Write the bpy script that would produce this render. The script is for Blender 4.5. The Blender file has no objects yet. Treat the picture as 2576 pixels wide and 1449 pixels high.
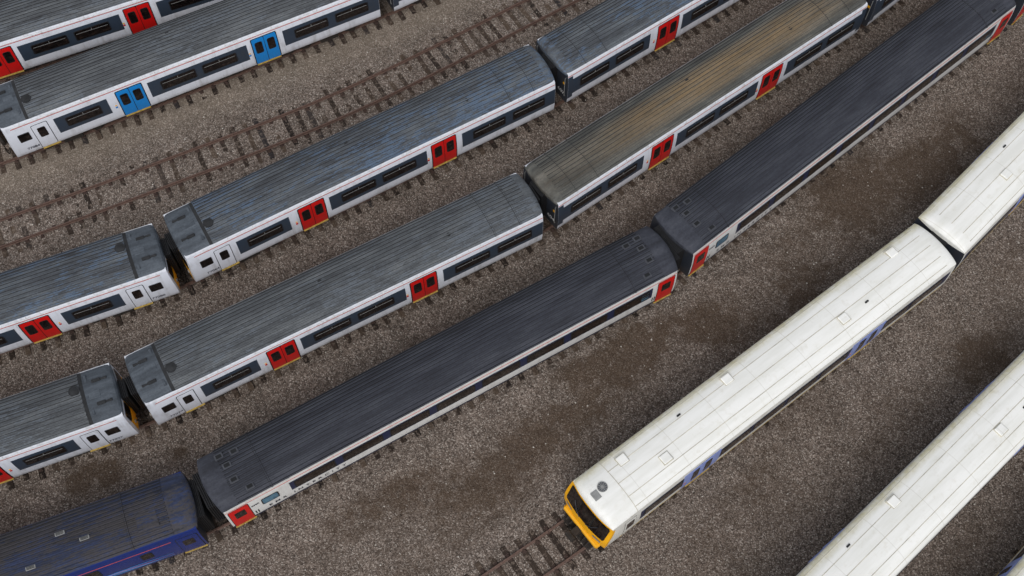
import bpy, bmesh, math, random
import numpy as np
from mathutils import Matrix, Vector
random.seed(5); np.random.seed(5)
SC=bpy.context.scene; COL=SC.collection
R=math.radians
def srgb(r,g,b):
    f=lambda c:(c/255/12.92 if c/255<=0.04045 else ((c/255+.055)/1.055)**2.4)
    return (f(r),f(g),f(b),1)
# ------------------------------------------------------------ materials
class M:
    def __init__(s,name,rough=.6,metal=0.,spec=.5):
        s.m=bpy.data.materials.new(name); s.m.use_nodes=True; s.t=s.m.node_tree; s.b=s.t.nodes["Principled BSDF"]
        s.b.inputs["Roughness"].default_value=rough; s.b.inputs["Metallic"].default_value=metal
        s.b.inputs["Specular IOR Level"].default_value=spec
        s.tc=s.t.nodes.new("ShaderNodeTexCoord")
    def n(s,ty,**k):
        x=s.t.nodes.new(ty)
        for a,v in k.items(): setattr(x,a,v)
        return x
    def l(s,a,b): s.t.links.new(a,b)
    def vec(s,scale=(1,1,1),rnd=True):
        mp=s.n("ShaderNodeMapping"); mp.inputs["Scale"].default_value=scale
        if rnd:
            oi=s.n("ShaderNodeObjectInfo"); mu=s.n("ShaderNodeMath",operation='MULTIPLY'); mu.inputs[1].default_value=37.
            s.l(oi.outputs["Random"],mu.inputs[0]); ad=s.n("ShaderNodeVectorMath",operation='ADD')
            s.l(s.tc.outputs["Object"],ad.inputs[0]); s.l(mu.outputs[0],ad.inputs[1]); s.l(ad.outputs[0],mp.inputs[0])
        else: s.l(s.tc.outputs["Object"],mp.inputs[0])
        return mp.outputs[0]
    def noise(s,v,scale,detail=4,rough=.55):
        x=s.n("ShaderNodeTexNoise"); x.inputs["Scale"].default_value=scale; x.inputs["Detail"].default_value=detail; x.inputs["Roughness"].default_value=rough
        s.l(v,x.inputs["Vector"]); return x.outputs["Fac"]
    def ramp(s,f,stops):
        x=s.n("ShaderNodeValToRGB"); e=x.color_ramp.elements
        while len(e)<len(stops): e.new(.5)
        for i,(p,c) in enumerate(stops):
            e[i].position=p; e[i].color=c if isinstance(c,tuple) else (c,c,c,1)
        s.l(f,x.inputs[0]); return x.outputs[0]
    def mix(s,f,a,b,mode='MIX'):
        x=s.n("ShaderNodeMixRGB",blend_type=mode)
        for i,v in enumerate((f,a,b)):
            if isinstance(v,(int,float,tuple)): x.inputs[i].default_value=v
            else: s.l(v,x.inputs[i])
        return x.outputs[0]
    def mul(s,a,b,op='MULTIPLY'):
        x=s.n("ShaderNodeMath",operation=op)
        for i,v in enumerate((a,b)):
            if isinstance(v,(int,float)): x.inputs[i].default_value=v
            else: s.l(v,x.inputs[i])
        return x.outputs[0]
    def bump(s,h,strength=.3,dist=.02):
        x=s.n("ShaderNodeBump"); x.inputs["Strength"].default_value=strength; x.inputs["Distance"].default_value=dist
        s.l(h,x.inputs["Height"]); s.l(x.outputs[0],s.b.inputs["Normal"])
    def col(s,c):
        if isinstance(c,tuple): s.b.inputs["Base Color"].default_value=c
        else: s.l(c,s.b.inputs["Base Color"])
        return s.m

def paint(name,c,dirt=srgb(95,85,72),amt=.5,rough=.4):
    k=M(name,rough)
    st=k.noise(k.vec((5,5,.5)),1.0,5,.6); bl=k.noise(k.vec(),1.3,5,.6)
    f=k.ramp(k.mul(st,bl),[(.24,0.),(.48,1.)])
    sx=k.n("ShaderNodeSeparateXYZ"); k.l(k.tc.outputs["Object"],sx.inputs[0])
    low=k.ramp(k.mul(k.mul(sx.outputs[2],-1.,'ADD'),1/2.6),[(0,1.),(.12,.35),(.3,0.),(.84,0.),(.93,.55)])
    f2=k.mul(f,amt); f3=k.mul(k.mul(low,st),amt*.9)
    f4=k.mul(f2,f3,'ADD')
    return k.col(k.mix(f4,c,dirt))
def flat(name,c,rough=.6,var=.25,scale=6,metal=0.):
    k=M(name,rough,metal); n=k.noise(k.vec(),scale,5,.6)
    d=tuple(x*(1-var) for x in c[:3])+(1,); u=tuple(min(1,x*(1+var)) for x in c[:3])+(1,)
    return k.col(k.ramp(n,[(.3,d),(.7,u)]))
def roofmat(name,base,dark,light,flake=None,flk=.56,tan=None,rough=.75,moss=None):
    k=M(name,rough,0,.3)
    v1=k.vec((.35,2.2,2.2)); n1=k.noise(v1,1.1,6,.65)
    c=k.ramp(n1,[(.3,dark),(.5,base),(.72,light)])
    if flake:
        nf=k.noise(k.vec((1.1,5.5,5.5)),1.3,8,.78); big=k.noise(k.vec((.25,.8,.8)),.9,3)
        f=k.ramp(k.mul(nf,k.mul(big,.5,'MULTIPLY'),'ADD'),[(flk+.2,0.),(flk+.225,1.)])
        c=k.mix(k.mul(f,.8),c,flake)
        nf2=k.noise(k.vec((1.6,7,7)),1.1,6,.7); f2=k.ramp(nf2,[(.6,0.),(.62,1.)]); c=k.mix(k.mul(f2,.7),c,dark)
    if tan:
        sx=k.n("ShaderNodeSeparateXYZ"); k.l(k.tc.outputs["Object"],sx.inputs[0])
        ya=k.mul(sx.outputs[1],.12,'ADD'); yy=k.mul(ya,ya); gy=k.ramp(yy,[(0,1.),(.2,.85),(.9,0.)])
        gx=k.ramp(k.mul(sx.outputs[0],1/20.),[(.0,.1),(.16,.3),(.3,.8),(.55,1.),(.75,.95),(.95,.3)])
        nn=k.ramp(k.noise(k.vec((.5,8,8)),1.2,7,.7),[(.3,.15),(.62,1.)])
        c=k.mix(k.mul(k.mul(k.mul(gx,gy),nn),.85),c,tan)
    g=k.noise(k.vec((1,1,1)),9,6,.7)
    c=k.mix(.55,c,k.ramp(g,[(.3,.35),(.7,.75)]),'OVERLAY')
    sp=k.noise(k.vec(),28,2,.5); s2=k.ramp(sp,[(.7,0.),(.74,1.)]); c=k.mix(k.mul(s2,.25),c,light)
    k.bump(g,.25,.02)
    return k.col(c)

WHITE=paint("white_side_paint",srgb(226,229,237),srgb(128,120,108),.42)
EMRW=paint("cream_white_paint",srgb(220,219,216),srgb(120,110,98),.42)
PANEL=paint("slate_window_panel",srgb(50,61,75),srgb(70,66,60),.35,.35)
ENDG=paint("dark_end_paint",srgb(44,49,58),srgb(74,64,54),.5,.5)
RED=paint("red_door_paint",srgb(205,18,16),srgb(90,40,30),.25,.35)
BLUE=paint("bright_blue_paint",srgb(20,130,205),srgb(60,80,95),.2,.35)
NAVY=paint("navy_paint",srgb(24,35,68),srgb(50,48,46),.4,.35)
NAVYB=paint("royal_navy_paint",srgb(16,40,108),srgb(34,42,60),.4,.25)
YEL=paint("yellow_cab_paint",srgb(246,178,16),srgb(120,90,40),.3,.4)
YELS=flat("yellow_step",srgb(176,148,72),.6,.4,8)
LILAC=paint("lilac_paint",srgb(140,155,210),srgb(90,88,90),.3,.4)
CREAM=paint("cream_body",srgb(228,226,218),srgb(130,115,92),.4)
PINK=flat("red_line",srgb(190,80,70),.5,.2)
BLACK=flat("black_rubber",srgb(26,26,28),.6,.3)
LGREY=flat("light_metal",srgb(140,140,138),.45,.2)
HATCH=flat("hatch_metal",srgb(64,66,72),.6,.2)
LETD=flat("dark_lettering",srgb(30,32,52),.5,.1)
LETW=flat("white_lettering",srgb(225,225,225),.5,.05)
GUT=paint("gutter_white",srgb(228,228,230),srgb(120,112,100),.5)
UNDER=flat("underframe_grime",srgb(42,36,31),.85,.5,5)
RUSTR=flat("rusty_rail",srgb(98,76,66),.6,.4,9)
CHAIR=flat("rail_chair",srgb(66,50,43),.8,.5,20)
CYAN=flat("cyan_line",srgb(60,150,215),.4,.1); MAG=flat("pink_line",srgb(150,80,150),.4,.1)
k=M("window_glass",.08,0,.6); nn=k.noise(k.vec((1.5,3,3)),2.2,4,.6)
GLASS=k.col(k.ramp(nn,[(.35,srgb(10,9,10)),(.55,srgb(26,20,19)),(.74,srgb(56,42,35))]))  # brown streaks are interior reflections painted into the glass colour
k=M("blue_tint_glass",.15,0,.6); GLASSB=k.col(k.ramp(k.noise(k.vec(),3),[(.3,srgb(50,85,110)),(.7,srgb(90,130,150))]))
k=M("sleeper_wood",.85,0,.2); oi=k.n("ShaderNodeObjectInfo"); g=k.noise(k.vec((9,1.,9)),2.,5,.7)
c1=k.ramp(oi.outputs["Random"],[(0,srgb(38,32,29)),(.4,srgb(60,50,43)),(.8,srgb(86,73,62)),(1,srgb(48,45,46))])
c=k.mix(.7,c1,k.ramp(g,[(.3,.2),(.7,.8)]),'OVERLAY')
gr=k.noise(k.vec(),7,5,.7); c=k.mix(k.mul(k.ramp(gr,[(.53,0.),(.58,1.)]),.65),c,srgb(124,111,100)); k.bump(g,.6,.02); SLEEP=k.col(c)

ROOFG=roofmat("weathered_grey_roof",srgb(84,87,90),srgb(63,65,68),srgb(110,113,115),flake=srgb(98,104,111),flk=.6)
ROOFB=roofmat("flaking_blue_grey_roof",srgb(80,84,89),srgb(56,57,60),srgb(104,109,113),flake=srgb(86,103,124),flk=.59)
ROOFT=roofmat("tan_stained_roof",srgb(84,84,80),srgb(62,61,58),srgb(110,107,100),tan=srgb(142,117,82))
ROOFE=roofmat("smooth_end_roof",srgb(72,78,85),srgb(54,58,63),srgb(92,98,105))
ROOFD=roofmat("dark_slate_roof",srgb(56,58,66),srgb(42,43,49),srgb(73,75,82))
ROOFN=roofmat("navy_roof_dirty",srgb(44,52,76),srgb(34,35,41),srgb(56,66,98),flake=srgb(66,62,60),flk=.5)
RIBD=flat("roof_rib_shadow_grime",srgb(36,37,39),.85,.4,3)  # rib sides: groove shade painted in with the grime so ribs stand out
RIBK=flat("dark_roof_rib_shade_grime",srgb(20,21,24),.85,.4,3)  # same for dark roofs: painted shade and grime along the rib sides
SEAM=flat("roof_seam_dirt",srgb(192,187,172),.8,.3,2)
k=M("white_roof_paint",.55,0,.3); n1=k.noise(k.vec((.35,2.5,2.5)),1.,5,.6); n2=k.noise(k.vec(),3.,6,.7)
c=k.ramp(n1,[(.35,srgb(230,229,222)),(.6,srgb(242,241,236))])
sx=k.n("ShaderNodeSeparateXYZ"); k.l(k.tc.outputs["Object"],sx.inputs[0])
edge=k.ramp(k.mul(sx.outputs[1],.5),[(.44,0.),(.6,1.)])
c=k.mix(k.mul(k.mul(edge,k.ramp(n2,[(.3,.3),(.6,1.)])),.75),c,srgb(196,186,140))
wv=k.mul(k.mul(sx.outputs[0],.42),1.,'FRACT'); jl=k.ramp(wv,[(0,1.),(.012,1.),(.02,0.)])
c=k.mix(k.mul(jl,.18),c,srgb(150,142,120))
c=k.mix(k.mul(k.ramp(n2,[(.55,0.),(.75,1.)]),.25),c,srgb(188,178,150)); ROOFW=k.col(c)

# ------------------------------------------------------------ mesh helpers
def mk(name,v,f,mats,mi=None,smooth=True,ang=32):
    me=bpy.data.meshes.new(name); me.from_pydata([tuple(map(float,p)) for p in v],[],[tuple(q) for q in f])
    for m in mats: me.materials.append(m)
    if mi is not None: me.polygons.foreach_set("material_index",list(mi))
    bm=bmesh.new(); bm.from_mesh(me); bmesh.ops.recalc_face_normals(bm,faces=bm.faces); bm.to_mesh(me); bm.free()
    if smooth:
        me.polygons.foreach_set("use_smooth",[True]*len(me.polygons)); me.set_sharp_from_angle(angle=R(ang))
    me.update(); return me
class Acc:
    def __init__(s): s.v=[];s.f=[];s.m=[]
    def box(s,x0,x1,y0,y1,z0,z1,mi=0,ch=.0):
        b=len(s.v)
        if ch<=0:
            s.v+=[(x,y,z) for x in(x0,x1) for y in(y0,y1) for z in(z0,z1)]
            s.f+=[tuple(b+i for i in q) for q in((0,1,3,2),(4,6,7,5),(0,4,5,1),(2,3,7,6),(0,2,6,4),(1,5,7,3))]; s.m+=[mi]*6
        else:
            bm=bmesh.new(); bmesh.ops.create_cube(bm,size=1)
            for q in bm.verts: q.co=Vector(((x0+x1)/2+q.co.x*(x1-x0),(y0+y1)/2+q.co.y*(y1-y0),(z0+z1)/2+q.co.z*(z1-z0)))
            bmesh.ops.bevel(bm,geom=bm.edges[:],offset=ch,segments=1,affect='EDGES')
            bm.verts.index_update()
            s.v+=[tuple(q.co) for q in bm.verts]
            for fc in bm.faces: s.f.append(tuple(b+q.index for q in fc.verts)); s.m.append(mi)
            bm.free()
    def cyl(s,c,r,h,axis='z',n=20,mi=0,r2=None):
        b=len(s.v); r2=r if r2 is None else r2
        for k_,(rr,o) in enumerate(((r,0),(r2,h))):
            for i in range(n):
                a=2*math.pi*i/n; p=(rr*math.cos(a),rr*math.sin(a),o)
                if axis=='y': p=(p[0],p[2],p[1])
                if axis=='x': p=(p[2],p[0],p[1])
                s.v.append((c[0]+p[0],c[1]+p[1],c[2]+p[2]))
        for i in range(n): s.f.append((b+i,b+(i+1)%n,b+n+(i+1)%n,b+n+i)); s.m.append(mi)
        s.f.append(tuple(b+i for i in range(n))); s.f.append(tuple(b+n+i for i in range(n))); s.m+=[mi,mi]
    def tube(s,P,r,mi=0,n=8):
        b=len(s.v); P=[Vector(p) for p in P]
        for i,p in enumerate(P):
            t=(P[min(i+1,len(P)-1)]-P[max(i-1,0)]).normalized(); u=t.cross(Vector((.3,.1,1))).normalized(); w_=t.cross(u)
            for j in range(n):
                a=2*math.pi*j/n; q=p+u*r*math.cos(a)+w_*r*math.sin(a); s.v.append(tuple(q))
        for i in range(len(P)-1):
            for j in range(n): s.f.append((b+i*n+j,b+i*n+(j+1)%n,b+(i+1)*n+(j+1)%n,b+(i+1)*n+j)); s.m.append(mi)
    def mesh(s,name,mats,**k): return mk(name,s.v,s.f,mats,s.m,**k)
PZ=[1.0,1.1,1.5,1.9,2.3,2.6,3.0,3.3]; PW=[1.31,1.37,1.40,1.41,1.41,1.40,1.375,1.335]
def w(z): return float(np.interp(z,PZ,PW))
WD,ZCN,HH=1.335,3.3,.48
def side_patch(acc,sg,x0,x1,z0,z1,off,rad=.0,mi=0,slant=0):
    lv=set([z0,z1])
    if rad>0:
        for a in (15,35,60,90): lv|={z0+rad*(1-math.cos(R(a))),z1-rad*(1-math.cos(R(a)))}
    z=z0
    while z<z1: lv.add(z); z+=.25
    lv=sorted(lv); lv=[q for i,q in enumerate(lv) if i==0 or q-lv[i-1]>1e-4]
    b=len(acc.v); n=len(lv)
    for dep in (off,-.03):
        for q in lv:
            d=min(q-z0,z1-q); ins=0
            if rad>0 and d<rad: ins=rad-math.sqrt(max(0,rad*rad-(rad-d)**2))
            y=sg*(w(q)+dep); sl=slant*(q-z0)
            acc.v+=[(x0+ins+sl,y,q),(x1-ins+sl,y,q)]
    for i in range(n-1):
        o=b+2*i; acc.f.append((o,o+1,o+3,o+2)); acc.m.append(mi)
        acc.f.append((o,o+2,o+2*n+2,o+2*n)); acc.f.append((o+1,o+3,o+2*n+3,o+2*n+1)); acc.m+=[mi,mi]
    acc.f.append((b,b+1,b+2*n+1,b+2*n)); o=b+2*(n-1); acc.f.append((o,o+1,o+2*n+1,o+2*n)); acc.m+=[mi,mi]
def front_patch(acc,xf,y0,y1,z0,z1,off,mi=0,ny=8,nz=6,rad=.0):
    b=len(acc.v)
    for i in range(nz+1):
        z=z0+(z1-z0)*i/nz; d=min(z-z0,z1-z); ins=0
        if rad>0 and d<rad: ins=rad-math.sqrt(max(0,rad*rad-(rad-d)**2))
        for j in range(ny+1):
            y=(y0+ins)+(y1-y0-2*ins)*j/ny; acc.v.append((xf(y,z)-off,y,z))
    for i in range(nz):
        for j in range(ny):
            o=b+i*(ny+1)+j; acc.f.append((o,o+1,o+ny+2,o+ny+1)); acc.m.append(mi)
def face_grid(acc,xf,z0,z1,off,nz=12,ny=16,mi=0,ylim=None):
    b=len(acc.v); zs=np.linspace(z0,z1,nz+1)
    for z in zs:
        ww=w(z)+.004 if ylim is None else min(ylim,w(z))
        for j in range(ny+1):
            y=(-1+2*j/ny)*ww; acc.v.append((xf(y,z)-off,y,z))
    for i in range(nz):
        for j in range(ny): o=b+i*(ny+1)+j; acc.f.append((o,o+1,o+ny+2,o+ny+1)); acc.m.append(mi)
def shell(name,L,mat,matend,t0,xf=None,skirt=None):
    right=[(w(z),z) for z in (1.0,1.1,1.3,1.5,1.9,2.3,2.6,3.0,3.3)]
    for a in np.linspace(0,t0,4)[1:]: right.append((WD*math.cos(R(a)),ZCN+HH*math.sin(R(a))))
    ring=[(-y,z) for y,z in right]+[(y,z) for y,z in right[::-1]]
    n=len(ring); v=[];f=[];m=[]
    for s_ in range(2):
        for y,z in ring:
            x=(xf(y,min(z,3.4)) if xf else 0) if s_==0 else L
            v.append((x,y,z))
    for i in range(n):
        f.append((i,(i+1)%n,n+(i+1)%n,n+i)); zz=(ring[i][1]+ring[(i+1)%n][1])/2
        m.append(2 if (skirt and zz<skirt) else 0)
    if not xf: f.append(tuple(range(n))); m.append(1)
    f.append(tuple(range(n,2*n))); m.append(1)
    return mk(name,v,f,[mat,matend]+([NAVY] if skirt else []),m)
def roof(name,L,mats,t0,nr,ribh=.028,ribw=.045,cab=None,on0=.15,on1=.15,seams=(),topmat=0,bulge=.14,ribpos=None,sidem=1,wellz=0.,endm=0,seamm=1):
    ts=np.linspace(R(t0),R(180-t0),721); P=np.stack([-WD*np.cos(ts),ZCN+HH*np.sin(ts)],1)
    cum=np.concatenate([[0],np.cumsum(np.linalg.norm(np.diff(P,axis=0),axis=1))]); T=cum[-1]
    pts=[(0,0),(T,0)]
    cs=[T*(i+.5)/nr for i in range(nr)] if ribpos is None else [T*q for q in ribpos]
    for c in cs: pts+=[(c-ribw/2-.012,0),(c-ribw/2,1),(c+ribw/2,1),(c+ribw/2+.012,0)]
    s_=sorted([0]+cs+[T])
    for a,b in zip(s_[:-1],s_[1:]):
        nn_=max(1,int((b-a)/.13))
        for q in range(1,nn_+1):
            c=a+(b-a)*q/(nn_+1); pts.append((c,0))
    pts=sorted(set(pts)); sec=[]
    for a,h in pts:
        t=np.interp(a,cum,ts); y=-WD*math.cos(t); z=ZCN+HH*math.sin(t)
        ny=-math.cos(t)/WD; nz=math.sin(t)/HH; l=math.hypot(ny,nz); sec.append((y,z,h,ny/l,nz/l))
    E=lambda y:-bulge*(1-(y/WD)**2)-.02
    st=[(0,-.0,-.08,0,0),(0,.0,.5,0,0),(0,.06,.72,0,0),(0,.16,.88,0,0),(0,.3,.96,0,0),(0,.5,1,0,0)]
    if cab and wellz: st=[(0,0,-.02,0,0),(0,.02,.5,0,0),(0,.1,.72,0,0),(0,.25,.84,0,0),(0,.55,.88,0,0),(0,on0-.16,.9,0,0)]
    elif cab: st=[(0,0,-.02,0,0),(0,.015,.3,0,0),(0,.06,.6,0,0),(0,.13,.76,0,0),(0,.25,.88,0,0),(0,.45,.96,0,0),(0,.8,1,0,0)]
    mid=[]
    for q in sorted(seams): mid+=[(q-.045,0),(q-.03,.022),(q+.03,.022),(q+.045,0)]
    allst=[(a,d,k_,0,0) for a,d,k_,_,_ in st if d<on0-.01]+[(1,on0-.005,1,0,0),(1,on0+.01,1,1,0)]
    allst+=[(1,q,1,1,ad) for q,ad in mid]
    allst+=[(1,L-on1-.01,1,1,0),(1,L-on1+.005,1,0,0)]
    for a,d,k_,_,_ in [(0,-.0,-.08,0,0),(0,.0,.5,0,0),(0,.06,.72,0,0),(0,.16,.88,0,0),(0,.3,.96,0,0),(0,.5,1,0,0)][::-1]:
        if d<on1-.01: allst.append((2,d,k_,0,0))
    v=[];f=[];m=[]; n=len(sec)
    for a,d,k_,on,ad in allst:
        for y,z,h,ny,nz in sec:
            hh=ribh*h*on+ad; yy=y+ny*hh; zz=z+nz*hh
            if a==0: x=d+((cab(y,3.4)-.02) if cab else E(y))*max(0,1-d/1.2)
            elif a==2: x=L-d-E(y)*max(0,1-d/1.2)
            else: x=d
            v.append((x,yy,ZCN+(zz-ZCN)*k_))
    for i in range(len(allst)-1):
        A_,B_=allst[i],allst[i+1]
        for j in range(n-1):
            o=i*n+j; f.append((o,o+1,o+n+1,o+n)); ha,hb=sec[j][2],sec[j+1][2]
            on=A_[3] and B_[3]
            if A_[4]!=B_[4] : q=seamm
            elif on and ha!=hb: q=sidem
            elif on and ha and hb: q=topmat
            elif cab and endm and A_[0]==0: q=endm if B_[0]==0 else 1
            else: q=0
            m.append(q)
    return mk(name,v,f,mats,m,ang=28)
class Spec:
    def __init__(s): s.p=[]
    def add(s,name,me,parent=None,loc=(0,0,0),label=None):
        s.p.append((name,me,parent,loc,label)); return len(s.p)-1
def place(spec,name,x,y,ang,label,cat,group=None,over=None,z=0):
    e=bpy.data.objects.new(name,None); e.empty_display_size=.5; COL.objects.link(e)
    e.location=(x,y,z); e.rotation_euler=(0,0,R(ang)); e["label"]=label; e["category"]=cat
    if group: e["group"]=group
    obs=[]
    for nme,me,par,loc,lab in spec.p:
        o=bpy.data.objects.new(nme,me); COL.objects.link(o); o.parent=e if par is None else obs[par]; o.location=loc
        if lab: o["label"]=lab
        if over:
            for i,sl in enumerate(o.material_slots):
                mt=me.materials[i]
                if mt and mt.name in over: sl.link='OBJECT'; sl.material=over[mt.name]
        obs.append(o)
    return e
a=Acc()
a.cyl((0,-.07,0),.42,.14,'y',24); a.cyl((0,-.085,0),.45,.03,'y',24); a.cyl((0,-.1,0),.12,.2,'y',14); WHEEL=a.mesh("wheel",[UNDER])
a=Acc()
for sy in(-1,1):
    a.box(-1.75,1.75,sy*1.0-.07,sy*1.0+.07,.66,.82,0,.02); a.box(-.5,.5,sy*1.05-.12,sy*1.05+.12,.5,.98,0,.03)
    for x in(-1.3,1.3): a.box(x-.18,x+.18,sy*1.0-.12,sy*1.0+.12,.48,.78,0,.03); a.cyl((x,sy*1.0,.82),.1,.16,'z',10)
for x in(-1.3,1.3): a.cyl((x,-1.0,.62),.08,2.0,'y',10)
a.box(-.35,.35,-1.0,1.0,.6,.95); BOGIE=a.mesh("bogie",[UNDER])
def gear(sp,L,bx=2.9):
    for x in(bx,L-bx):
        i=sp.add("bogie",BOGIE,None,(x,0,0))
        for dx in(-1.3,1.3):
            for y in(-.76,.76): sp.add("wheel",WHEEL,i,(dx,y,.64))
    a=Acc(); a.box(.3,L-.3,-.95,.95,.92,1.04)
    x=bx+2.4; rr=random.Random(int(L*10))
    while x<L-bx-2.6:
        l=rr.uniform(.5,1.4)
        for sy in(-1,1):
            if rr.random()<.6: a.box(x,x+l,sy*.5 if sy>0 else -1.08,1.08 if sy>0 else -.5,rr.uniform(.5,.7),1.02,0,.03)
        x+=l+rr.uniform(.3,1.0)
    sp.add("underframe",a.mesh("underframe",[UNDER]))
def bellows(x0,dirn,wd=1.0,z0=1.25,z1=3.35,d=.34,n=4):
    a=Acc()
    for i in range(n):
        x=x0+dirn*(i*d/n); xe=x+dirn*d/n*.7
        a.box(min(x,xe),max(x,xe),-wd/2,wd/2,z0,z1,0,.02); a.box(min(x,x+dirn*d/n),max(x,x+dirn*d/n),-wd/2+.05,wd/2-.05,z0+.05,z1-.05)
    return a.mesh("gangway",[BLACK])
def textmesh(body,size,spc=1.0,align='LEFT'):
    cu=bpy.data.curves.new("t",'FONT'); cu.body=body; cu.size=size; cu.space_character=spc; cu.align_x=align; cu.offset=size*.01
    o=bpy.data.objects.new("t",cu); COL.objects.link(o); dg=bpy.context.evaluated_depsgraph_get(); dg.update()
    me=bpy.data.meshes.new_from_object(o.evaluated_get(dg)); bpy.data.objects.remove(o)
    vs=[tuple(q.co) for q in me.vertices]; fs=[tuple(p.vertices) for p in me.polygons]; return vs,fs
def side_text(body,size,x,z,sg,mat,spc=1.0,off=.016):
    vs,fs=textmesh(body,size,spc); wd_=max(p[0] for p in vs)
    out=[]
    for u,v_,_ in vs:
        xx=x+u if sg<0 else x+wd_-u
        out.append((xx,sg*(w(z+v_)+off),z+v_))
    return mk("lettering",out,fs,[mat],smooth=False)
def end_text(body,size,y,z,mat,x=-.02):
    vs,fs=textmesh(body,size,1.0); return mk("lettering",[(x,y-u,z+v_) for u,v_,_ in vs],fs,[mat],smooth=False)
def step(sp,sg,x0,x1):
    a=Acc(); y=sg*1.345; a.box(x0,x1,min(y,y+sg*.08),max(y,y+sg*.08),1.03,1.07,0); sp.add("door_step",a.mesh("door_step",[YELS]))
def window(sp,sg,x0,x1,z0=1.98,z1=2.68,vent=True,glass=GLASS):
    a=Acc(); side_patch(a,sg,x0,x1,z0,z1,.016,.1,0); side_patch(a,sg,x0+.05,x1-.05,z0+.05,z1-.05,.021,.07,1)
    if vent: side_patch(a,sg,x0+.1,x1-.1,z1-.22,z1-.2,.028,0,2); side_patch(a,sg,(x0+x1)/2-.012,(x0+x1)/2+.012,z1-.2,z1-.06,.028,0,2)
    sp.add("window",a.mesh("window",[BLACK,glass,LGREY]))
def dbl_door(sp,sg,x0,x1,mat,z0=1.12,z1=3.06,wz=(1.98,2.78)):
    a=Acc(); side_patch(a,sg,x0-.05,x1+.05,z0-.02,z1+.05,.006,.08,0); i=sp.add("door_frame",a.mesh("door_frame",[BLACK]))
    m=(x0+x1)/2
    for p,q in((x0,m-.014),(m+.014,x1)):
        a=Acc(); side_patch(a,sg,p,q,z0,z1,.02,.05,0); d=sp.add("door",a.mesh("door",[mat]))
        c=(p+q)/2; a=Acc(); side_patch(a,sg,c-.2,c+.2,wz[0]-.03,wz[1]+.03,.026,.1,0); side_patch(a,sg,c-.17,c+.17,wz[0],wz[1],.03,.09,1)
        sp.add("door_window",a.mesh("door_window",[BLACK,GLASS]),d)
    step(sp,sg,x0,x1)
    a=Acc(); side_patch(a,sg,x0-.28,x0-.18,1.95,2.07,.01,0,0); side_patch(a,sg,x0-.27,x0-.19,2.12,2.2,.01,0,1); sp.add("door_control",a.mesh("door_control",[RED,YEL]))
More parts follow.
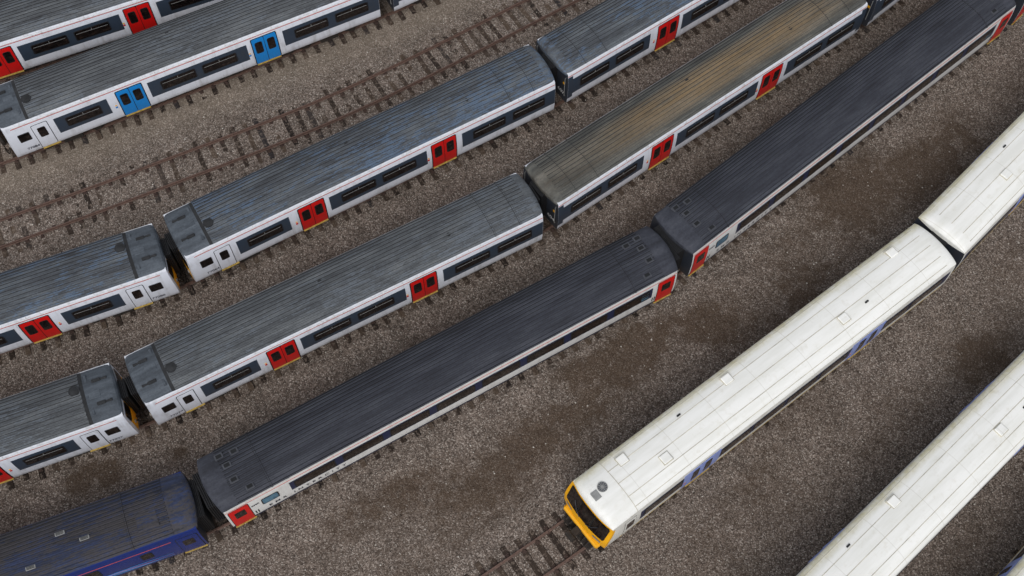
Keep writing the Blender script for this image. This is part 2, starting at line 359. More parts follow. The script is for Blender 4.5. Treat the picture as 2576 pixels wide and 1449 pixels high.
def emu(cab,number=None,endnum=None):
    sp=Spec(); L=19.8 if cab else 19.9; t0=17
    xf=(lambda y,z:.07*min(1,max(0,(z-1.8)/1.5))+.1*(abs(y)/1.4)**3) if cab else None
    sp.add("body",shell("body",L,WHITE,ENDG,t0,xf))
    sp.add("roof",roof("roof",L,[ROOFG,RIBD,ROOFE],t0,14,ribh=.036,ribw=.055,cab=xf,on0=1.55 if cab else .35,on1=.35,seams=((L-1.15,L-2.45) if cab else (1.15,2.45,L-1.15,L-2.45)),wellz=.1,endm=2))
    for sg in(-1,1):
        a=Acc(); side_patch(a,sg,.5 if cab else .02,L-.02,3.2,3.235,.008,0,0); sp.add("red_stripe",a.mesh("red_stripe",[PINK]))
        wins=[(3.0,4.8),(7.9,9.75),(10.1,11.95),(15.1,16.95),(17.35,19.2)]
        pan=[(2.5,5.2),(7.3,12.55),(14.5,L-.01)]
        if not cab: wins=[(.75,2.6)]+wins; pan[0]=(.01,5.2)
        for p,q in pan:
            a=Acc(); side_patch(a,sg,p,q,1.72,2.9,.006,.0,0); sp.add("window_surround",a.mesh("window_surround",[PANEL]))
        for p,q in wins: window(sp,sg,p,q)
        dbl_door(sp,sg,5.72,7.02,RED); dbl_door(sp,sg,12.84,14.14,RED)
        if cab:
            a=Acc(); side_patch(a,sg,1.38,2.2,1.12,3.0,.008,.08,0); side_patch(a,sg,1.41,2.17,1.15,2.97,.02,.06,1); d=sp.add("cab_door",a.mesh("cab_door",[BLACK,WHITE]))
            a=Acc(); side_patch(a,sg,1.6,2.0,1.98,2.72,.03,.08,0); sp.add("door_window",a.mesh("door_window",[GLASS]),d)
            a=Acc(); side_patch(a,sg,.62,1.2,2.1,2.7,.014,.05,0);side_patch(a,sg,.66,1.16,2.14,2.66,.02,.04,1); sp.add("cab_side_window",a.mesh("cab_side_window",[BLACK,GLASS]))
            step(sp,sg,1.4,2.3)
            if number: sp.add("lettering",side_text(number,.25,.72,1.38,sg,LETD))
        else:
            for xx in((.005,.3),(L-.3,L-.005)):
                a=Acc(); side_patch(a,sg,xx[0],xx[1],1.45,3.15,.009,0,0); sp.add("end_panel",a.mesh("end_panel",[PANEL]))
        # continuous gutter with drip brackets running up the roof edge
        xs_=[.6 if cab else .02]; tt=[5]
        for x in np.arange(1.,L-.5,.62): xs_+=[x-.03,x-.02,x+.02,x+.03]; tt+=[5,16.5,16.5,5]
        xs_.append(L-.02); tt.append(5); v=[]
        for x,t in zip(xs_,tt):
            for t_,o_ in((-3,.03),(2,.03),(t,.014)):
                v.append((x,sg*(WD+o_)*math.cos(R(t_)),ZCN+(HH+o_)*math.sin(R(t_))))
        f=[]
        for i in range(len(xs_)-1):
            for j in range(2): o=i*3+j; f.append((o,o+1,o+4,o+3))
        sp.add("gutter",mk("gutter",v,f,[GUT],smooth=False))
    if cab:
        a=Acc(); face_grid(a,xf,1.0,3.42,.002,mi=1); face_grid(a,xf,1.05,2.95,.012,mi=0,ylim=1.2)
        c=sp.add("cab_front",a.mesh("cab_front",[YEL,WHITE]))
        for s in(-1,1):
            a=Acc(); front_patch(a,xf,min(s*.5,s*1.22),max(s*.5,s*1.22),2.15,3.05,.025,0,rad=.1); sp.add("windscreen",a.mesh("windscreen",[GLASS]),c)
            a=Acc(); x=xf(1.0,1.6); a.cyl((x-.06,s*.95,1.6),.09,.08,'x',14); sp.add("headlight",a.mesh("headlight",[LGREY]),c)
        sp.add("gangway",bellows(.05,-1,.92,1.2,3.25,.3,4))
        sp.add("gangway",bellows(L,1,1.0))
        a=Acc(); a.box(-.4,.4,-.14,.14,.85,1.1,0,.03); a.box(-.42,-.25,-.2,.2,.8,1.15,0,.03)
        for y in(-.6,-.8,.6,.8): a.tube([(0,y,1.3),(-.15,y,1.0),(-.25,y*.95,.8),(-.3,y*.9,.95),(-.32,y*.85,1.2)],.035)
        sp.add("coupler",a.mesh("coupler",[UNDER]))
        a=Acc(); a.cyl((1.78,-.35,3.76),.24,.05,'z',20); a.cyl((1.78,-.35,3.81),.18,.04,'z',20,r2=.1); sp.add("roof_vent",a.mesh("roof_vent",[RIBD]))
        for s in(-.55,.55):
            a=Acc(); a.box(.62,1.0,s-.07,s+.07,3.6,3.76,0,.02); a.cyl((.35,s,3.7),.06,.32,'x',10,r2=.03); sp.add("horn",a.mesh("horn",[RIBD]))
        a=Acc(); a.box(1.2,1.3,-.95,.95,3.6,3.68); a.box(.75,1.25,-.1,.25,3.65,3.74,0,.02); sp.add("roof_step",a.mesh("roof_step",[ROOFE]))
    else:
        sp.add("gangway",bellows(0,-1,1.0)); sp.add("gangway",bellows(L,1,1.0))
        if endnum: sp.add("lettering",end_text(endnum,.36,-.6,1.5,LETW))
        a=Acc(); a.box(-.012,-.002,-1.15,-1.0,2.35,2.5); sp.add("warning_sign",a.mesh("warning_sign",[YEL]))
        a=Acc()
        for y in(-1.2,1.2): a.tube([(-.01,y,1.5),(-.06,y,1.55),(-.06,y,3.0),(-.01,y,3.05)],.018)
        a.box(-.03,0,-.7,.7,3.38,3.42); sp.add("end_handrail",a.mesh("end_handrail",[LGREY]))
    for x,y in((9.2,.35),(15.4,-.3)):
        a=Acc(); a.cyl((x,y,3.74),.09,.06,'z',12); sp.add("roof_vent",a.mesh("roof_vent",[RIBD]))
    gear(sp,L); return sp
def mk3():
    sp=Spec(); L=22.6
    sp.add("body",shell("body",L,EMRW,ENDG,5,None,skirt=1.4))
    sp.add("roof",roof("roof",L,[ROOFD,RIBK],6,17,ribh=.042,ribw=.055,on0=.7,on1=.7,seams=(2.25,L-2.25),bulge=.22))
    for sg in(-1,1):
        a=Acc(); side_patch(a,sg,.02,L-.02,3.12,3.15,.008,0,0); sp.add("red_stripe",a.mesh("red_stripe",[PINK]))
        a=Acc(); side_patch(a,sg,2.9,L-1.3,2.0,2.92,.006,.0,0); sp.add("window_surround",a.mesh("window_surround",[NAVY]))
        xs=3.0
        for i in range(8): window(sp,sg,xs+.1+i*2.3,xs+2.05+i*2.3,2.07,2.84,False)
        window(sp,sg,1.55,2.35,2.1,2.75,False,GLASSB); window(sp,sg,L-1.95,L-1.45,2.1,2.75,False,GLASSB)
        for p,q in((.12,1.0),(L-1.0,L-.12)):
            a=Acc(); side_patch(a,sg,p-.03,q+.03,1.08,3.08,.008,.08,0); side_patch(a,sg,p,q,1.11,3.05,.02,.06,1); d=sp.add("door",a.mesh("door",[BLACK,RED]))
            a=Acc(); side_patch(a,sg,(p+q)/2-.24,(p+q)/2+.24,2.1,2.75,.03,.06,0); sp.add("door_window",a.mesh("door_window",[GLASS]),d)
            step(sp,sg,p-.05,q+.05)
        sp.add("lettering",side_text("EMR INTERCITY",.32,1.75,1.55,sg,LETD,1.75))
        sp.add("lettering",side_text("EMR",.2,1.08,2.5,sg,LETD,1.0))
        a=Acc()
        for x in(1.12,1.24,L-1.24,L-1.12): side_patch(a,sg,x,x+.05,1.45,1.85,.01,0,0)
        sp.add("handrail",a.mesh("handrail",[BLACK]))
    for x0,s in((1.2,1),(L-1.2,-1)):
        for dx,y in((-.35,.85),(-.2,.3),(-.2,-.4),(.25,-.95),(.3,.75)):
            a=Acc(); x=x0+s*dx; z=ZCN+HH*math.sqrt(1-(y/WD)**2)-.03; a.box(x-.19,x+.19,y-.14,y+.14,z-.02,z+.09,0,.02); a.box(x-.12,x+.12,y-.08,y+.08,z+.08,z+.1,1); sp.add("roof_hatch",a.mesh("roof_hatch",[HATCH,RIBK]))
    sp.add("gangway",bellows(0,-1,1.7,1.1,3.3,.5,6)); sp.add("gangway",bellows(L,1,1.7,1.1,3.3,.5,6))
    gear(sp,L,3.3); return sp
def first():
    sp=Spec(); L=22.6
    sp.add("body",shell("body",L,NAVYB,ENDG,18,None))
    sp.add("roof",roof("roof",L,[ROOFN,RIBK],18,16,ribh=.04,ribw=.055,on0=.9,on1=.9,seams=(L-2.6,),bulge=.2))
    for sg in(-1,1):
        a=Acc(); side_patch(a,sg,.02,L-1.2,3.0,3.03,.008,0,0); sp.add("red_stripe",a.mesh("red_stripe",[PINK]))
        for i in range(7): window(sp,sg,2.6+i*2.3,4.5+i*2.3,2.05,2.88,False)
        window(sp,sg,L-2.6,L-2.1,2.1,2.75,False)
        for p,q in((.12,1.0),(L-1.0,L-.12)):
            a=Acc(); side_patch(a,sg,p-.03,q+.03,1.08,3.08,.008,.08,0); side_patch(a,sg,p,q,1.11,3.05,.02,.06,1); d=sp.add("door",a.mesh("door",[BLACK,NAVYB]))
            a=Acc(); side_patch(a,sg,(p+q)/2-.24,(p+q)/2+.24,2.1,2.75,.03,.06,0); sp.add("door_window",a.mesh("door_window",[GLASS]),d)
            step(sp,sg,p-.05,q+.05)
        for ph,mt,am in((0,CYAN,.22),(.5,MAG,.2),(.9,LILAC,.26),(1.5,CYAN,.15)):
            v=[];f=[]; N=50
            for i in range(N+1):
                u=i/N; x=L-7+u*5.6; z=1.5+am*math.sin(3.2*u+ph)+.2*u*u*(1-.3*ph); t=.01+.03*math.sin(math.pi*u)
                for q in(z-t,z+t): v.append((x,sg*(w(q)+.008+.002*ph),q))
            f=[(2*i,2*i+2,2*i+3,2*i+1) for i in range(N)]
            sp.add("swirl_stripe",mk("swirl_stripe",v,f,[mt],smooth=False))
    a=Acc(); a.box(L-2.2,L-1.3,-.75,.1,3.66,3.8,0,.04); sp.add("roof_box",a.mesh("roof_box",[ROOFN]))
    for x,y in((L-5.2,.35),(L-4.3,-.2),(L-6.6,-.6),(L-8.,.3)):
        a=Acc(); z=ZCN+HH*math.sqrt(1-(y/WD)**2)
        a.box(x-.2,x+.2,y-.08,y+.08,z-.02,z+.06,0,.015)
        for q in(-.045,0,.045): a.box(x-.16,x+.16,y+q-.012,y+q+.012,z+.055,z+.068,1)
        sp.add("roof_grille",a.mesh("roof_grille",[LGREY,RIBK]))
    sp.add("gangway",bellows(L,1,1.7,1.1,3.3,.45,6)); gear(sp,L,3.3); return sp
def networker(cab):
    sp=Spec(); L=20.85 if cab else 20.0
    xf=(lambda y,z:.34*min(1,max(0,(z-1.95)/1.35))+.17*(abs(y)/1.4)**2.6+(.05 if z<1.1 else 0)) if cab else None
    sp.add("body",shell("body",L,CREAM,ENDG,6,xf))
    sp.add("roof",roof("roof",L,[ROOFW,SEAM],5,5,ribh=.012,ribw=.012,cab=xf,on0=1.75 if cab else .5,on1=.5,seams=(),bulge=.1,topmat=1,ribpos=[.1,.27,.5,.73,.9],sidem=1))
    for sg in(-1,1):
        a=Acc(); side_patch(a,sg,2.0 if cab else .2,L-.2,1.85,2.95,.006,.05,0); sp.add("window_surround",a.mesh("window_surround",[NAVY]))
        segs=[(2.2,4.35),(6.5,8.3),(8.45,10.3),(10.45,12.3),(12.45,14.1),(16.4,18.0),(18.15,20.2)]
        for p,q in segs: window(sp,sg,p if (cab or p>3) else .6,min(q,L-.3),1.98,2.85,False)
        for p in(4.75,14.7):
            a=Acc(); side_patch(a,sg,p-.35,p+1.75,1.2,3.1,.0085,.05,0); sp.add("door_surround",a.mesh("door_surround",[LILAC]))
            dbl_door(sp,sg,p,p+1.4,LILAC,wz=(1.7,2.85))
        a=Acc(); side_patch(a,sg,1.0 if cab else .05,L-.05,1.05,1.12,.012,0,0); sp.add("sole_bar",a.mesh("sole_bar",[YELS]))
        if cab:
            a=Acc(); side_patch(a,sg,1.12,1.75,1.15,3.02,.006,.05,0); side_patch(a,sg,1.14,1.73,1.17,3.0,.014,.05,1); d=sp.add("cab_door",a.mesh("cab_door",[BLACK,CREAM]))
            a=Acc(); side_patch(a,sg,1.22,1.65,1.95,2.75,.022,.05,0); sp.add("door_window",a.mesh("door_window",[GLASS]),d)
            a=Acc()
            b=len(a.v)
            for z in np.linspace(1.05,3.2,9): xe=xf(w(z),z); a.v+=[(xe-.006,sg*(w(z)+.005),z),(xe+.12,sg*(w(z)+.005),z)]
            for i in range(8): o=b+2*i; a.f.append((o,o+1,o+3,o+2)); a.m.append(0)
            sp.add("cab_corner",a.mesh("cab_corner",[YEL]))
    if cab:
        a=Acc(); face_grid(a,xf,1.0,3.33,.006)
        c=sp.add("cab_front",a.mesh("cab_front",[YEL]))
        a=Acc(); front_patch(a,xf,-1.24,1.24,2.02,3.2,.03,0,ny=16,nz=12,rad=.06); sp.add("windscreen",a.mesh("windscreen",[GLASS]),c)
        a=Acc()
        for y in(-.42,.42): front_patch(a,xf,y-.02,y+.02,2.02,3.2,.045,0,ny=1,nz=8)
        sp.add("windscreen_pillars",a.mesh("windscreen_pillars",[BLACK]),c)
        for s in(-1,1):
            a=Acc(); front_patch(a,xf,min(s*.7,s*1.15),max(s*.7,s*1.15),1.55,1.75,.03,0,rad=.06); sp.add("headlight",a.mesh("headlight",[LGREY]),c)
            a=Acc(); a.tube([(xf(s*.2,2.05)-.06,s*.2,2.05),(xf(s*.5,2.3)-.06,s*.5,2.3),(xf(s*.75,2.7)-.06,s*.75,2.7)],.012); sp.add("wiper",a.mesh("wiper",[HATCH]),c)
        a=Acc(); a.box(-.1,.3,-1.15,1.15,.8,1.12,0,.07); sp.add("bumper",a.mesh("bumper",[YEL]))
        a=Acc(); a.box(-.62,.2,-.16,.16,.72,1.0,0,.03); a.box(-.72,-.5,-.24,.24,.66,1.05,0,.04); a.box(-.3,.3,-.9,.9,.32,.5,0,.03)
        for y in(-.45,.45,.7,-.7): a.tube([(0,y,.9),(-.25,y,.7),(-.35,y*.95,.5),(-.3,y*.9,.4)],.04)
        sp.add("coupler",a.mesh("coupler",[UNDER]))
        fx=1.18; a=Acc(); a.cyl((fx,.3,3.74),.23,.05,'z',24,0); a.cyl((fx,.3,3.785),.2,.012,'z',24,1)
        for i in range(6):
            an=i*math.pi/6; c_,s_=math.cos(an),math.sin(an); b=len(a.v)
            for u,vv in((-.2,-.014),(.2,-.014),(.2,.014),(-.2,.014)): a.v.append((fx+u*c_-vv*s_,.3+u*s_+vv*c_,3.802+.0006*i))
            a.f.append((b,b+1,b+2,b+3)); a.m.append(0)
        a.cyl((fx,.3,3.79),.07,.025,'z',12,0)
        sp.add("roof_fan",a.mesh("roof_fan",[LGREY,HATCH]))
        a=Acc(); a.box(.58,.9,-.02,.38,3.6,3.8,0,.01); sp.add("roof_grille",a.mesh("roof_grille",[LGREY]))
        v=[]
        for i in range(33):
            t=R(6+168*i/32); y=-WD*math.cos(t); z=ZCN+HH*math.sin(t)
            for x in(1.78,1.81): v.append((x,y*1.003,z+.006))
        sp.add("roof_joint",mk("roof_joint",v,[(2*i,2*i+1,2*i+3,2*i+2) for i in range(32)],[SEAM]))
    hs=[(2.6,.72),(4.1,-.35),(8.55,.75),(14.6,-.25),(18.7,.82)] if cab else [(4.5,-.2),(8.6,.75),(14.4,-.25),(18.,.8)]
    for x,y in hs:
        a=Acc(); z=ZCN+HH*math.sqrt(1-(y/WD)**2)
        a.box(x-.22,x+.22,y-.2,y+.2,z-.12,z+.1,0,.025); a.box(x-.25,x+.25,y-.23,y+.23,z-.12,z+.02+.03*abs(y),1,.0); sp.add("roof_hatch",a.mesh("roof_hatch",[ROOFW,SEAM]))
    for x,y in((5.8,.78),(16.,-.28)):
        a=Acc(); z=ZCN+HH*math.sqrt(1-(y/WD)**2); a.box(x-.1,x+.1,y-.04,y+.04,z-.02,z+.06,0,.02); sp.add("roof_vent",a.mesh("roof_vent",[RIBD]))
    if not cab: sp.add("gangway",bellows(0,-1,.9,1.2,3.3,.3,4))
    sp.add("gangway",bellows(L,1,.9,1.2,3.3,.3,4)); gear(sp,L); return sp

def at(x,y,ang,s): return (x+math.cos(R(ang))*s,y+math.sin(R(ang))*s)
GR="stored passenger train carriages in the yard"
TR={}
def car(spec,tr,x,y,ang,L,label,over=None,flip=False):
    TR.setdefault(tr,[]); TR[tr]+= [at(x,y,ang,2.9),at(x,y,ang,L-2.9)]
    px,py,pa=(x,y,ang) if not flip else (*at(x,y,ang,L),ang+180)
    return place(spec,"train_carriage",px,py,pa,label,"train carriage",GR,over)
rb={"weathered_grey_roof":ROOFB}; rt={"weathered_grey_roof":ROOFT}; bl={"red_door_paint":BLUE}
TS=emu(False)
car(TS,'A',-32.36,35.36,24,19.9,"white carriage with red doors and dark grey ribbed roof")
car(emu(True,"77084"),'B',-25.40,32.86,27.4,19.8,"white driving carriage with bright blue double doors",bl)
car(TS,'B',*at(-25.40,32.86,27.4,20.5),31,19.9,"white carriage with grey roof coupled behind blue-doored carriage",bl)
p=at(-16.10,25.70,22.6,-19.8); car(emu(True,"77080"),'D',*p,22.6,19.8,"white carriage with yellow cab end and red doors",rb,True)
car(emu(True,"77064"),'D',-15.73,26.10,30.8,19.8,"white carriage with red doors and flaking blue-grey roof",rb)
car(emu(False,None,"607"),'D',1.82,36.60,35.9,19.9,"white carriage numbered 607 with flaking blue-grey roof",rb)
p=at(-17.0,18.72,22.3,-19.8); car(emu(True,"77027"),'E',*p,22.3,19.8,"white carriage with yellow cab end and grey ribbed roof",None,True)
car(emu(True,"77079"),'E',-16.49,18.97,29.6,19.8,"white carriage with two red double doors and grey roof")
car(emu(False,None,"604"),'E',1.3,29.23,37.3,19.9,"white carriage numbered 604 with tan stained grey roof",rt)
car(TS,'E',*at(1.3,29.23,37.3,20.5),41.5,19.9,"white carriage with grey roof at end of stored train",{})
p=at(-13.35,13.8,21.9,-22.6); car(first(),'F',*p,21.9,22.6,"navy blue coach with dirty ribbed roof and swirling stripes")
MK=mk3()
car(MK,'F',-12.53,14.41,30.9,22.6,"long coach with dark slate roof and red end doors")
car(MK,'F',7.45,26.75,40.3,22.6,"dark roofed coach with white side band coupled in train")
car(MK,'F',*at(7.45,26.75,40.3,23.3),46,22.6,"dark roofed coach with red end door beside gravel")
car(networker(True),'G',*at(3.36,13.71,38.3,-.25),38.3,20.85,"white roofed train with yellow cab front standing on gravel track")
NW=networker(False)
car(NW,'G',19.9,26.95,45.3,20.0,"white roofed carriage with small square roof hatches")
car(NW,'H',10.2,7.73,42.7,20.0,"white roofed carriage with lilac doors on separate track")
car(NW,'I',17.56,6.56,44,20.0,"white roofed carriage standing on outermost track")

# ------------------------------------------------------------ tracks
def catmull(P,step=.1):
    P=[np.array(p,float) for p in P]; P=[2*P[0]-P[1]]+P+[2*P[-1]-P[-2]]; out=[]
    for i in range(1,len(P)-2):
        p0,p1,p2,p3=P[i-1:i+3]
        for t in np.linspace(0,1,40,endpoint=False):
            out.append(.5*((2*p1)+(-p0+p2)*t+(2*p0-5*p1+4*p2-p3)*t*t+(-p0+3*p1-3*p2+p3)*t**3))
    out.append(P[-2]); out=np.array(out); d=np.concatenate([[0],np.cumsum(np.linalg.norm(np.diff(out,axis=0),axis=1))])
    s=np.arange(0,d[-1],step); return np.stack([np.interp(s,d,out[:,0]),np.interp(s,d,out[:,1])],1)
TR['C']=[(-34,23.9),(-25.16,27.89),(-17.84,31.34),(-8.78,35.94),(1.52,42.52),(8,46.9)]
TR['G']=[(-9.5,5.3),(-4.5,8.3),(-.8,10.8)]+TR['G']
for t,e in(('A',5),):
    P=TR[t]; a_,b_=np.array(P[-2]),np.array(P[-1]); u=(b_-a_)/np.linalg.norm(b_-a_); P.append(tuple(b_+u*e))
TR['B']=[(-36,28.0)]+TR['B']
CL={}
a=Acc(); a.box(-.125,.125,-1.3,1.3,-.12,.06,0,.015)
for y in(-.755,.755): a.box(-.1,.1,y-.19,y+.19,.055,.085,1,.012); a.box(-.06,.06,y-.11,y+.11,.08,.13,1,.01)
SLM=a.mesh("sleeper",[SLEEP,CHAIR])
names={'A':"railway track beneath red-doored white train",'B':"railway track beneath blue-doored train",'C':"empty rusty railway track on weathered sleepers",'D':"railway track beneath white red-doored train",'E':"railway track beneath grey-roofed white train",'F':"railway track beneath dark-roofed coaches",'G':"railway track running out in front of yellow cab",'H':"railway track beneath white-roofed carriage",'I':"railway track beneath outermost white-roofed carriage"}
for t,P in TR.items():
    C=catmull(P)
    keep=(C[:,0]>-32)&(C[:,0]<31)&(C[:,1]>7)&(C[:,1]<47.5); C=C[keep]; CL[t]=C
    T=np.gradient(C,axis=0); T/=np.linalg.norm(T,axis=1)[:,None]; N=np.stack([-T[:,1],T[:,0]],1)
    o0=C[0]; e=bpy.data.objects.new("railway_track",None); COL.objects.link(e); e.location=(o0[0],o0[1],0)
    e["label"]=names[t]; e["category"]="railway track"; e["group"]="parallel railway yard tracks"
    prof=[(-.065,.08),(-.065,.1),(-.012,.115),(-.012,.175),(-.034,.185),(-.034,.225),(.034,.225),(.034,.185),(.012,.175),(.012,.115),(.065,.1),(.065,.08)]
    idx=list(range(0,len(C),8))
    if idx[-1]!=len(C)-1: idx.append(len(C)-1)
    for s in(-.755,.755):
        v=[];f=[];n=len(prof)
        for i in idx:
            for u,z in prof: q=C[i]+N[i]*(s+u)-o0; v.append((q[0],q[1],z))
        for i in range(len(idx)-1):
            for j in range(n): f.append((i*n+j,i*n+(j+1)%n,(i+1)*n+(j+1)%n,(i+1)*n+j))
        f+=[tuple(range(n)),tuple(range((len(idx)-1)*n,len(idx)*n))]
        o=bpy.data.objects.new("rail",mk("rail",v,f,[RUSTR],smooth=False)); COL.objects.link(o); o.parent=e
    st=6.6 if t=='C' else 7.0; i=2; cnt=0
    while i<len(C) and cnt<99:
        k_=int(i); q=C[k_]-o0; o=bpy.data.objects.new("sleeper",SLM); COL.objects.link(o); o.parent=e; nj=random.gauss(0,.05)
        o.location=(q[0]+N[k_][0]*nj,q[1]+N[k_][1]*nj,random.uniform(-.075,-.038) if t=='C' else random.uniform(-.035,.0)); o.rotation_euler=(random.gauss(0,.008),0,math.atan2(T[k_][1],T[k_][0])+random.gauss(0,.02))
        i+=st+random.gauss(0,.25); cnt+=1

# ------------------------------------------------------------ ground
def vnoise(X,Y,s,seed):
    rs=np.random.RandomState(seed); G=rs.rand(256,256); x=X/s+1000; y=Y/s+1000; xi=np.floor(x).astype(int); yi=np.floor(y).astype(int); fx=x-xi; fy=y-yi
    fx=fx*fx*(3-2*fx); fy=fy*fy*(3-2*fy); g=lambda a,b:G[a%256,b%256]
    return (g(xi,yi)*(1-fx)+g(xi+1,yi)*fx)*(1-fy)+(g(xi,yi+1)*(1-fx)+g(xi+1,yi+1)*fx)*fy
far=[-900,-400,-150,-70,-45]
xs=np.array(far+list(np.arange(-33,33.01,.14))+[45,70,150,400,900]); ys=np.array([-900,-400,-150,-50,-10,2]+list(np.arange(7,50.01,.14))+[60,80,150,400,900])
X,Y=np.meshgrid(xs,ys); nx,ny=len(xs),len(ys)
D=np.full(X.shape,99.)
for C in CL.values():
    for q in C[::6]: D=np.minimum(D,(X-q[0])**2+(Y-q[1])**2)
D=np.sqrt(D)
Z=(vnoise(X,Y,.3,1)-.5)*.06+(vnoise(X,Y,.9,2)-.5)*.05+(vnoise(X,Y,4,3)-.5)*.1*(D>1.8)
Z+=-.09*np.clip((D-1.4)/1.4,0,1)-.008
me=bpy.data.meshes.new("ground"); vv=np.stack([X,Y,Z],-1).reshape(-1,3)
I=np.arange(nx*ny).reshape(ny,nx); F=np.stack([I[:-1,:-1],I[:-1,1:],I[1:,1:],I[1:,:-1]],-1).reshape(-1,4)
me.vertices.add(len(vv)); me.vertices.foreach_set("co",vv.ravel()); me.loops.add(F.size); me.loops.foreach_set("vertex_index",F.ravel().astype(np.int32))
me.polygons.add(len(F)); me.polygons.foreach_set("loop_start",np.arange(0,F.size,4,dtype=np.int32)); me.update(calc_edges=True)
me.polygons.foreach_set("use_smooth",[True]*len(F))
stain=np.zeros(X.shape)
for x,y,rx,ry,an,am in[(5.9,22.6,1.7,.9,35,2.4),(9.6,23.9,1.0,.8,30,2.4),(-18.6,15.7,1.4,.7,25,2.),(22.2,22.2,1.5,1.2,40,1.6),(-4.4,18.8,3.,.6,30,.9),(3,19.2,3.,1.,35,1.1),(-15,16.8,.8,.5,0,1.),(16.2,32,2.2,.9,42,1.2),(17.5,30.5,2.5,1.2,42,1.2),(12,20,2.5,1.5,38,1.1),(0,16.5,3,1.,35,.9),(20,17,2.5,1.2,42,1.),(-6,14.5,2.5,.8,30,1.),(22,33,2.5,1.4,45,1.3),(-2,22.6,3,.5,30,.8),(14,25,2,1,40,1.1),(3.,21.2,1.3,.5,30,1.3),(-10,22.5,2,.5,28,.8),(18,15.5,1.5,.8,40,1.1),(8,18.2,1.2,.7,20,1.)]:
    c_,s_=math.cos(R(an)),math.sin(R(an)); dx,dy=X-x,Y-y; u=(dx*c_+dy*s_)/rx; v_=(-dx*s_+dy*c_)/ry; stain+=am*np.exp(-(u*u+v_*v_))
stain*=.25+1.5*vnoise(X,Y,.6,7)
far_t=np.clip((D-1.5)/1.2,0,1)
stain+=.8*far_t*(.2+.9*vnoise(X,Y,2.2,9))*np.clip((X+Y*-.6+24)/14,0,1)
tan=np.exp(-((Y-.52*X-44.6)/1.6)**2)*np.clip((2-X)/6,0,1)
tan=np.clip(tan,0,1)
for nme,arr in(("stain",stain),("tan",tan),("near",1-far_t)):
    at_=me.attributes.new(nme,'FLOAT','POINT'); at_.data.foreach_set("value",np.clip(arr,0,1.8).ravel().astype(np.float32))
k=M("ballast_gravel",.9,0,.2); V=k.tc.outputs["Object"]
vo=k.n("ShaderNodeTexVoronoi"); vo.inputs["Scale"].default_value=20; k.l(V,vo.inputs["Vector"])
v2=k.n("ShaderNodeTexVoronoi"); v2.inputs["Scale"].default_value=10; k.l(V,v2.inputs["Vector"])
sp1=k.n("ShaderNodeSeparateColor"); k.l(vo.outputs["Color"],sp1.inputs[0])
stone=k.ramp(sp1.outputs[0],[(0,srgb(62,54,48)),(.3,srgb(106,95,87)),(.6,srgb(138,126,117)),(.85,srgb(170,159,150)),(.97,srgb(216,208,198))])
sp2=k.n("ShaderNodeSeparateColor"); k.l(v2.outputs["Color"],sp2.inputs[0])
stone=k.mix(.4,stone,k.ramp(sp2.outputs[1],[(0,srgb(88,77,69)),(1,srgb(156,142,131))]))
gap=k.ramp(vo.outputs["Distance"],[(.0,1.),(.45,.88),(.75,.45)]); stone=k.mix(1.,stone,gap,'MULTIPLY')
big=k.noise(V,.7,5,.6); stone=k.mix(1.,stone,k.ramp(big,[(.3,(.82,.80,.78,1)),(.7,(1.18,1.15,1.13,1))]),'MULTIPLY')
at1=k.n("ShaderNodeAttribute",attribute_name="stain"); at2=k.n("ShaderNodeAttribute",attribute_name="tan")
nb=k.noise(V,2.2,7,.7); fine=k.noise(V,14,4,.7)
sf=k.ramp(k.mul(at1.outputs["Fac"],k.ramp(nb,[(.3,.2),(.65,1.)])),[(.12,0.),(.85,1.)])
sf=k.mul(sf,k.ramp(fine,[(.35,1.),(.7,.65)]))
stone=k.mix(k.mul(sf,.88),stone,k.ramp(fine,[(.3,srgb(52,40,31)),(.7,srgb(92,75,59))]))
stone=k.mix(k.mul(at2.outputs["Fac"],.4),stone,k.ramp(fine,[(.3,srgb(118,107,92)),(.7,srgb(162,150,134))]))
hb=k.mul(vo.outputs["Distance"],-1.); k.bump(hb,.6,.035)
me.materials.append(k.col(stone))
g=bpy.data.objects.new("ground",me); COL.objects.link(g); g["kind"]="structure"
# loose larger stones lying on the ballast
ns=9000; sx_=np.random.uniform(-30,30,ns); sy_=np.random.uniform(8,47,ns)
xi=np.clip(np.searchsorted(xs,sx_),0,nx-1); yi=np.clip(np.searchsorted(ys,sy_),0,ny-1); sz_=Z[yi,xi]
octa=np.array([(1,0,0),(-1,0,0),(0,1,0),(0,-1,0),(0,0,1),(0,0,-1)],float); of=np.array([(0,2,4),(2,1,4),(1,3,4),(3,0,4),(2,0,5),(1,2,5),(3,1,5),(0,3,5)])
sv=octa[None]*np.random.uniform(.6,1.3,(ns,6,1))*np.random.uniform(.025,.055,(ns,1,1)); an=np.random.uniform(0,6.28,ns); ca,sa=np.cos(an)[:,None],np.sin(an)[:,None]
rx_=sv[:,:,0]*ca-sv[:,:,1]*sa; ry_=sv[:,:,0]*sa+sv[:,:,1]*ca
vv=np.stack([rx_+sx_[:,None],ry_+sy_[:,None],sv[:,:,2]*.8+sz_[:,None]+.01],-1).reshape(-1,3); ff=(of[None]+6*np.arange(ns)[:,None,None]).reshape(-1,3)
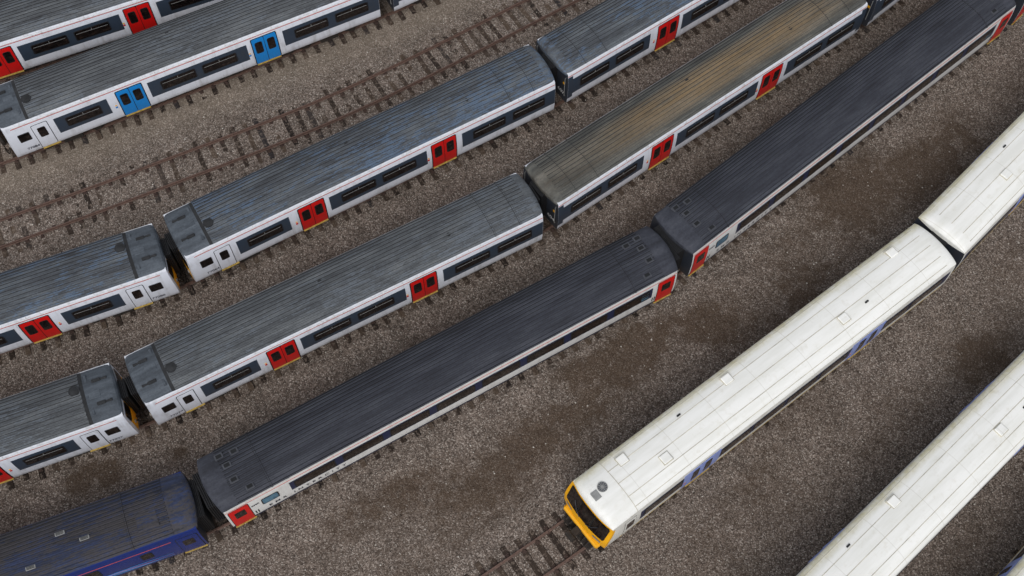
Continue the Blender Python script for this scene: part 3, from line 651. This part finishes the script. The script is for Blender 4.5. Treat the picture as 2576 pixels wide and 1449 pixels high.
sm=bpy.data.meshes.new("loose_stones"); sm.vertices.add(len(vv)); sm.vertices.foreach_set("co",vv.ravel()); sm.loops.add(ff.size); sm.loops.foreach_set("vertex_index",ff.ravel().astype(np.int32)); sm.polygons.add(len(ff)); sm.polygons.foreach_set("loop_start",np.arange(0,ff.size,3,dtype=np.int32)); sm.update(calc_edges=True)
k=M("loose_stone",.9,0,.2); ge=k.n("ShaderNodeNewGeometry"); sm.materials.append(k.col(k.ramp(ge.outputs["Random Per Island"],[(0,srgb(64,54,48)),(.4,srgb(120,108,98)),(.8,srgb(160,150,140)),(1,srgb(206,200,190))])))
o=bpy.data.objects.new("loose_stones",sm); COL.objects.link(o); o["kind"]="stuff"; o["label"]="loose pale stones scattered over the ballast"; o["category"]="gravel"

# ------------------------------------------------------------ light, camera
wd=bpy.data.worlds.new("World"); SC.world=wd; wd.use_nodes=True; nt=wd.node_tree
sky=nt.nodes.new("ShaderNodeTexSky"); sky.sky_type='NISHITA'; sky.sun_disc=False; sky.sun_elevation=R(50); sky.sun_rotation=R(190)
hs=nt.nodes.new("ShaderNodeHueSaturation"); hs.inputs["Saturation"].default_value=.25; nt.links.new(sky.outputs[0],hs.inputs["Color"])
bg=nt.nodes["Background"]; nt.links.new(hs.outputs[0],bg.inputs[0]); bg.inputs[1].default_value=.15
sd=bpy.data.lights.new("sun",'SUN'); sd.energy=1.5; sd.angle=R(30); sd.color=(1,.975,.95)
so=bpy.data.objects.new("sun",sd); COL.objects.link(so)
az,el=R(190),R(50); d=Vector((math.sin(az)*math.cos(el),math.cos(az)*math.cos(el),math.sin(el)))
so.rotation_euler=d.to_track_quat('Z','Y').to_euler()
cd=bpy.data.cameras.new("camera"); cd.sensor_width=36; cd.lens=3066/2576*36; cd.clip_end=3000
co=bpy.data.objects.new("camera",cd); COL.objects.link(co)
co.matrix_world=Matrix.Translation((0,0,53.15))@Matrix.Rotation(R(25.59),4,'X')@Matrix.Rotation(R(.94),4,'Z')
SC.camera=co
SC.view_settings.view_transform='Standard'; SC.view_settings.look='None'; SC.view_settings.exposure=0
